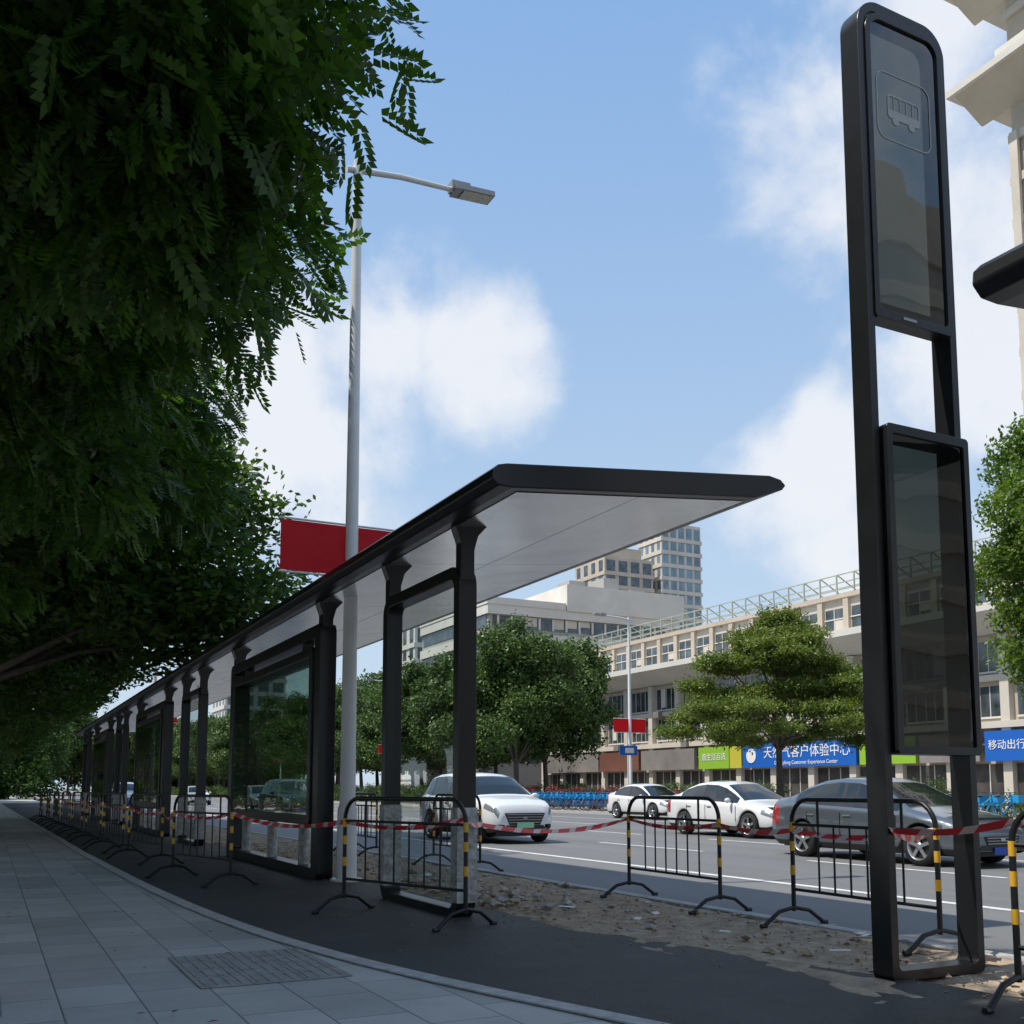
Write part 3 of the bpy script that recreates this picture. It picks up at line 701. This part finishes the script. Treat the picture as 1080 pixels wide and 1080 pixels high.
def foliage(name, blobs, n, tmpl, k, seed, droop=.7, rnd=.6, inner=.45, sc0=.8, sc1=1.25):
    r=np.random.default_rng(seed); bl=np.array(blobs,float)
    wt=bl[:,3]*bl[:,3]; idx=r.choice(len(bl),n,p=wt/wt.sum()); bb=bl[idx]
    dr=r.normal(0,1,(n,3)); dr/=np.linalg.norm(dr,axis=1)[:,None]
    rad=inner+(1-inner)*r.random(n)**.7; rad*=1+.12*r.normal(0,1,n)
    c=bb[:,:3]+dr*np.stack([bb[:,3],bb[:,3],bb[:,4]],1)*rad[:,None]
    ax=dr*.7+np.array((0,0,-droop))+r.normal(0,rnd,(n,3)); ax/=np.linalg.norm(ax,axis=1)[:,None]
    sd=np.cross(ax,np.array((0,0,1.))+r.normal(0,.45,(n,3))); sd/=np.linalg.norm(sd,axis=1)[:,None]
    nm=np.cross(ax,sd); s=r.uniform(sc0,sc1,n)
    T=tmpl.reshape(-1,3)
    V=c[:,None,:]+s[:,None,None]*(T[None,:,0:1]*ax[:,None,:]+T[None,:,1:2]*sd[:,None,:]+T[None,:,2:3]*nm[:,None,:])
    V=V.reshape(-1,3).astype(np.float32); nv=len(V); nf=nv//4
    me=bpy.data.meshes.new(name); me.vertices.add(nv); me.vertices.foreach_set('co',V.ravel())
    me.loops.add(nv); me.loops.foreach_set('vertex_index',np.arange(nv,dtype=np.int32))
    me.polygons.add(nf); me.polygons.foreach_set('loop_start',np.arange(0,nv,4,dtype=np.int32))
    me.update(calc_edges=True); me.materials.append(M[k]); return me
def crown_blobs(c,semi,n,r0,r1,seed,zf=.75,shell=.55):
    r=random.Random(seed); out=[]
    for i in range(n):
        while True:
            p=[r.uniform(-1,1) for _ in range(3)]; q=math.sqrt(sum(a*a for a in p))
            if shell<q<1: break
        if p[2]<0:
            f=min(1.25,1/ max(.6,math.sqrt(max(.05,1-p[2]*p[2])))); p[0]*=f; p[1]*=f
        rr_=r.uniform(r0,r1); out.append((c[0]+p[0]*(semi[0]-rr_*.6),c[1]+p[1]*(semi[1]-rr_*.6),c[2]+p[2]*(semi[2]-rr_*.5),rr_,rr_*zf))
    return out
def trunk(blobs,h0,r0,seed,nl=12,lean=.2):
    r=random.Random(seed); b=B()
    top=(r.uniform(-lean,lean),r.uniform(-lean,lean),h0)
    b.tube([(0,0,-.1),(0,0,.3),(top[0]*.4,top[1]*.4,h0*.5),top],[r0*1.35,r0,r0*.85,r0*.7],'bark',12)
    for bl in r.sample(blobs,min(nl,len(blobs))):
        m=((top[0]+bl[0])*.5+r.uniform(-.3,.3),(top[1]+bl[1])*.5+r.uniform(-.3,.3),(top[2]*.45+bl[2]*.55)+.2)
        st=(top[0],top[1],top[2]-r.uniform(.05,.4))
        b.tube([st,m,(bl[0],bl[1],bl[2])],[r0*.45,r0*.25,r0*.08],'bark',7)
    return b.make('trunk',mesh_only=True)
pin=spray_pinnate()
near=[]
for sd in (1,2):
    bl=crown_blobs((0,0,8.4),(4.8,4.8,4.2),74,.9,1.5,sd,.75,.3)
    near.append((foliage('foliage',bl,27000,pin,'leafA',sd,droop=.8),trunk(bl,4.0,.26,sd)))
mid=[]
for sd in (3,4):
    bl=crown_blobs((0,0,7.9),(5.3,5.0,4.6),70,.9,1.5,sd,.75,.3)
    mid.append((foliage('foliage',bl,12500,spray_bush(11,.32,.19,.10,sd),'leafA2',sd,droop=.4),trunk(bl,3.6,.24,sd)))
def place(v,name,x,y,rot=0,s=1,sz=None):
    e=empty(name,(x,y,0),rot,(s,s,sz or s)); inst(v[0],'foliage',e); inst(v[1],'trunk',e); return e
TR='shade_tree'
place(near[0],TR,-2.28,8.0,0.3); place(near[1],TR,-5.8,2.6,1.2,.9); place(near[1],TR,-1.7,14.2,2.2,1.06,1.0)
place(near[0],TR,-1.1,20.8,4.0,1.05,1.0); place(near[1],TR,-7.0,-9,.4)
place(mid[0],TR,-.55,26.5,.3,1.38,.97); place(mid[1],TR,-.55,34.5,2.3,1.3,.95)
for i,y in enumerate((42,49,56,63,70,78,87,96)): place(mid[i%2],TR,-1.0+random.uniform(-.2,.3),y,i*1.3,1.06,.93)
far=[]
for sd in (5,6,7):
    bl=crown_blobs((0,0,7.2),(4.6,4.6,4.6),50,.9,1.6,sd,.75,.3)
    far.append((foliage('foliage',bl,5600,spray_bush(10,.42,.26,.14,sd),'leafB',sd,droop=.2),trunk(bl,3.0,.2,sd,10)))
yy=61; i=0
while yy<330:
    place(far[i%3],TR,31+random.uniform(-.8,.8),yy,i*2.1,random.uniform(.85,1.12)); yy+=random.uniform(6.5,9.5); i+=1
for i in range(18): place(far[i%3],TR,40+random.uniform(-2,6),92+i*13,i*1.7,1.2)
for i in range(7): place(far[(i+1)%3],TR,36.5+random.uniform(-1,1),66+i*9,i*2.7+1,random.uniform(.95,1.2))
for i in range(12): place(mid[i%2],TR,-6+random.uniform(-3,3),105+i*12,i*1.1,1.0)
for i in range(16): place(far[i%3],TR,-8+i*4.2,205+random.uniform(-8,8),i*1.9,1.15,1.3)
for i in range(8): place(far[i%3],TR,-14+random.uniform(-2,2),-5+i*12,i*1.9,1.0)
rr2=random.Random(5); bl=[(rr2.uniform(-28,7),rr2.uniform(122,138),rr2.uniform(.8,9.5),rr2.uniform(1.3,2.2),1.5) for i in range(190)]
inst(foliage('distant_trees',bl,15000,spray_bush(10,.6,.4,.22,8),'leafA2',41,droop=.2),'distant_trees')
rr2=random.Random(6); bl=[(rr2.uniform(-2,62),rr2.uniform(222,236),rr2.uniform(.8,11),rr2.uniform(1.6,2.6),1.8) for i in range(230)]
inst(foliage('distant_trees',bl,14000,spray_bush(10,.8,.55,.3,8),'leafB',42,droop=.2),'distant_trees')
r=random.Random(11); bl=[]
for z,R,n in ((3.4,4.4,13),(4.3,4.6,15),(5.2,4.0,12),(6.1,3.2,9),(6.9,2.3,7),(7.6,1.3,4),(8.1,.4,2)):
    for i in range(n):
        a=2*math.pi*(i+r.random()*.7)/n; q=R*r.uniform(.35,.95); bl.append((q*math.cos(a),q*math.sin(a),z+r.uniform(-.25,.3),r.uniform(.8,1.3),.3))
lay=(foliage('foliage',bl,15000,spray_bush(10,.22,.13,.065,9,.7),'leafC',12,droop=.0,inner=.1),trunk(bl,3.0,.16,12,24,lean=.1))
place(lay,'terminalia_tree',30.9,34.8,0,1.08,1.06); place(lay,'terminalia_tree',32,12,2,1.0)
bl=crown_blobs((0,0,8.8),(4.2,4.2,5.4),64,.9,1.5,21,.8,.4)
br_=(foliage('foliage',bl,13000,spray_bush(11,.32,.17,.09,5),'leafD',22,droop=.2),trunk(bl,3.4,.26,21))
place(br_,TR,32.5,20.9,0,1.0,1.02); place(br_,TR,33,2,1.5,1.0)
bl=[(0.1*math.sin(i),0.1*math.cos(i*2),4+i*.75,1.6-.09*i,.6) for i in range(11)]
tt=(foliage('foliage',bl,2600,spray_bush(9,.4,.2,.09,6),'leafB',25,droop=.3),trunk(bl,3.5,.14,25,8)); place(tt,TR,34.5,67,0,1.15)
def hedge(name,x0,x1,y0,y1,h,k,n,seed):
    bl=[]; rr_=random.Random(seed)
    for i in range(int((y1-y0)*3)): bl.append((rr_.uniform(x0,x1),rr_.uniform(y0,y1),rr_.uniform(.2,h),.35,.3))
    inst(foliage(name,bl,n,spray_bush(9,.16,.1,.05,seed),k,seed,droop=0),name)
hedge('flower_bed',29.8,31,42,66,1.0,'flower',5000,31)
hedge('hedge',33,35,20,140,1.3,'leafB',12000,32)
hedge('hedge',-7,-5.5,-10,90,1.1,'leafA2',9000,33)
hedge('hedge',-3,0,66,122,1.6,'leafA2',9000,34)
hedge('hedge',28.5,30,70,200,1.3,'leafB',12000,35)

# ------------------------------------------------------------------ buildings
e=empty('commercial_building')
X=53.0; Y0,Y1=28,96
b=B()
b.box(X,X+26,Y0,Y1,0,10.6,'beige'); b.box(X+2.2,X+24,Y0+.5,Y1-.5,11.7,15.0,'beige2')
b.make('walls',e)
b=B()
b.prism([(X-2.6,11.3),(X-2.6,11.75),(X+2.4,11.75),(X+2.4,10.55),(X-.3,10.3)],Y0-1,Y1+1,'whitew')
b.box(X-.35,X+0,Y0,Y1,7.5,7.85,'beige2'); b.box(X-.5,X+0,Y0,Y1,4.7,5.1,'beige2')
b.box(X+1.9,X+24.2,Y0,Y1,15.0,15.35,'beige')
y=Y0
while y<=Y1: b.box(X-.4,X+0,y-.3,y+.3,0,10.25,'beige2'); y+=4.0
y=Y0+.5
while y<Y1-.6: b.box(X+1.95,X+2.2,y-.25,y+.25,11.8,15.0,'beige'); y+=2.6
b.make('cornice_and_piers',e)
b=B(); y=Y0
while y<Y1:
    for z0,z1 in ((5.4,7.2),(8.1,9.9)):
        for q in (0,1):
            ya=y+.55+q*1.5; b.box(X-.04,X+.0,ya,ya+1.35,z0,z1,'win'); b.box(X-.09,X-.04,ya-.05,ya+1.4,z0-.12,z0,'whitew'); b.box(X-.07,X-.04,ya+.65,ya+.7,z0,z1,'whitew')
            if random.random()<.3: b.box(X-.06,X-.04,ya+.03,ya+.63,z0+random.uniform(.1,1.0),z1,'whitew')
            if random.random()<.25: b.box(X-.75,X-.1,ya+.2,ya+1.0,z0-.75,z0-.2,'grays')
    y+=4
y=Y0+.5
while y<Y1-2.6:
    b.box(X+2.16,X+2.2,y+.4,y+2.2,12.3,14.3,'win'); b.box(X+2.12,X+2.16,y+1.27,y+1.33,12.3,14.3,'whitew'); b.box(X+2.1,X+2.16,y+.3,y+2.3,13.5,13.58,'whitew')
    if random.random()<.35: b.box(X+2.14,X+2.16,y+.42,y+1.25,12.4+random.uniform(0,.8),13.48,'beige2')
    y+=2.6
b.make('windows',e)
b=B(); y=Y0
for zz in (15.6,16.1,16.7): b.box(X+1.9,X+1.98,Y0,Y1,zz,zz+.07,'greenst')
while y<=Y1:
    b.box(X+1.88,X+1.97,y,y+.09,15.35,16.75,'greenst'); b.tube([(X+1.95,y,16.75),(X+4.6,y,15.4)],.05,'greenst',5); y+=1.7
b.box(X+3.2,X+3.26,Y0,Y1,16.05,16.1,'greenst')
b.make('roof_trellis',e)
b=B(); y=Y0
while y<Y1-.1:
    b.box(X-.05,X,y+.35,y+3.65,.1,2.6,'shopdark')
    for q in range(1,3): b.box(X-.1,X-.05,y+.35+q*1.1-.03,y+.35+q*1.1+.03,.1,2.6,'whitew')
    y+=4
b.make('shop_fronts',e)
b=B()
segs=[(29,36,'blues'),(36.3,41.2,'blues'),(41.6,46,'grays'),(46.3,51,'greens'),(51.3,63,'blues'),(63.2,64.6,'yellows'),(64.7,68.6,'greens'),(69.2,77,'grays'),(77.4,84,'browns'),(84.3,95,'grays')]
for a,c,k in segs: b.box(X-.75,X-.42,a,c,2.75,4.5,k)
b.make('shop_signs',e)
text('天然气客户体验中心','sign_text',e,Vector((X-.77,56.2,3.8)),.98,'white',R_facemX)
text('Guangdong Customer Experience Center','sign_text',e,Vector((X-.77,56.2,3.05)),.38,'white',R_facemX)
b=B(); b.tube([(X-.80,62,3.65),(X-.76,62,3.65)],.55,'white',20); b.make('sign_logo',e)
text('惠生活百货','sign_text',e,Vector((X-.77,66.6,3.65)),.62,'white',R_facemX)
text('移动出行营业厅','sign_text',e,Vector((X-.77,38.8,3.65)),.62,'white',R_facemX)
e=empty('office_block'); b=B(); w_=B()
b.box(50,76,104,124,0,22,'grayw'); b.box(60,77,103.4,123,22.0,25.2,'whitew'); b.box(49.6,59.9,103.5,124,22.1,22.9,'whitew')
for q in range(6):
    z=4+q*3.1; b.box(49.7,76.4,103.6,104,z+1.5,z+2.6,'whitew'); w_.box(50.5,75.6,103.94,104,z,z+1.4,'win'); b.box(49.68,50,104,124,z+1.5,z+2.6,'whitew'); w_.box(49.94,50,104.5,123.5,z,z+1.4,'win')
    for j in range(14):
        b.box(51+j*1.8,51.25+j*1.8,103.8,103.94,z,z+1.4,'whitew')
        if random.random()<.3: b.box(51.3+j*1.8,52.6+j*1.8,103.9,103.94,z+random.uniform(.2,.8),z+1.4,'beige2')
for xx,h_ in ((63,1.6),(68,2.4),(72,1.2)): b.box(xx,xx+2.2,108,111,25.2,25.2+h_,'grayw')
b.make('walls',e); w_.make('windows',e)
def tower(name,x0,x1,y0,y1,h,wall,glass,fl=3.3,bay=3.2):
    e=empty(name); b=B(); w_=B(); b.box(x0,x1,y0,y1,0,h,wall); b.box(x0+2,x1-2,y0+2,y1-2,h,h+3,wall)
    nz=int(h/fl)
    for i in range(1,nz):
        z=i*fl; b.box(x0-.25,x1+.25,y0-.25,y1+.25,z-.35,z+.6,wall)
    nx_=max(1,int((x1-x0)/bay)); dx=(x1-x0)/nx_
    for j in range(nx_): w_.box(x0+j*dx+dx*.15,x0+(j+1)*dx-dx*.15,y0-.06,y0,3,h-.8,glass)
    ny_=max(1,int((y1-y0)/bay)); dy=(y1-y0)/ny_
    for j in range(ny_): w_.box(x0-.06,x0,y0+j*dy+dy*.25,y0+(j+1)*dy-dy*.25,3,h-.8,glass)
    b.make('walls',e); w_.make('windows',e); return e
tower('high_rise',130,144,206,220,57,'beige','win')
tower('high_rise',146,158,205,215,67,'beige2','winb',3.3,2.4)
tower('apartment_block',75,90,190,205,34,'whitew','win')
tower('apartment_block',48,62,240,255,36,'whitew','win')
tower('apartment_block',92,104,150,165,22,'whitew','win')
e=empty('tower_building'); b=B(); w_=B(); x0,x1,y0,y1=61,84,24,43.6
b.box(x0,x1,y0,y1,0,66,'beige')
for i in range(5,21):
    z=i*3.05
    b.box(x0-.2,x0,y0,y1+.2,z-.3,z+.3,'beige2'); b.box(x0,x1,y1,y1+.2,z-.3,z+.3,'beige2')
    for j in range(7):
        ya=y1-1.6-j*2.8; w_.box(x0-.05,x0,ya-1.3,ya,z+.75,z+2.5,'win'); b.box(x0-.1,x0-.05,ya-.68,ya-.62,z+.75,z+2.5,'whitew')
for y_ in np.arange(y1-.35,y0,-2.8): b.box(x0-.45,x0-.2,y_-.3,y_+.3,10,46,'beige2')
for z,o,t in ((49.6,2.9,.5),(52.0,.6,.5),(57.5,3.1,.6),(60.5,1.2,.5),(66,3.0,.8)):
    b.box(x0-o,x1+o,y0-o,y1+o,z,z+t,'whitew')
    b.prism([(x0-o+.3,z),(x0,z-1.4),(x0+.2,z-1.4),(x0+.2,z)],y0,y1+o-.5,'beige2')
b.make('walls',e); w_.make('windows',e)
tower('apartment_block',-40,-24,-60,-30,26,'beige','win'); tower('apartment_block',36,56,-60,-36,40,'beige2','win')
print('objects',len(bpy.data.objects))
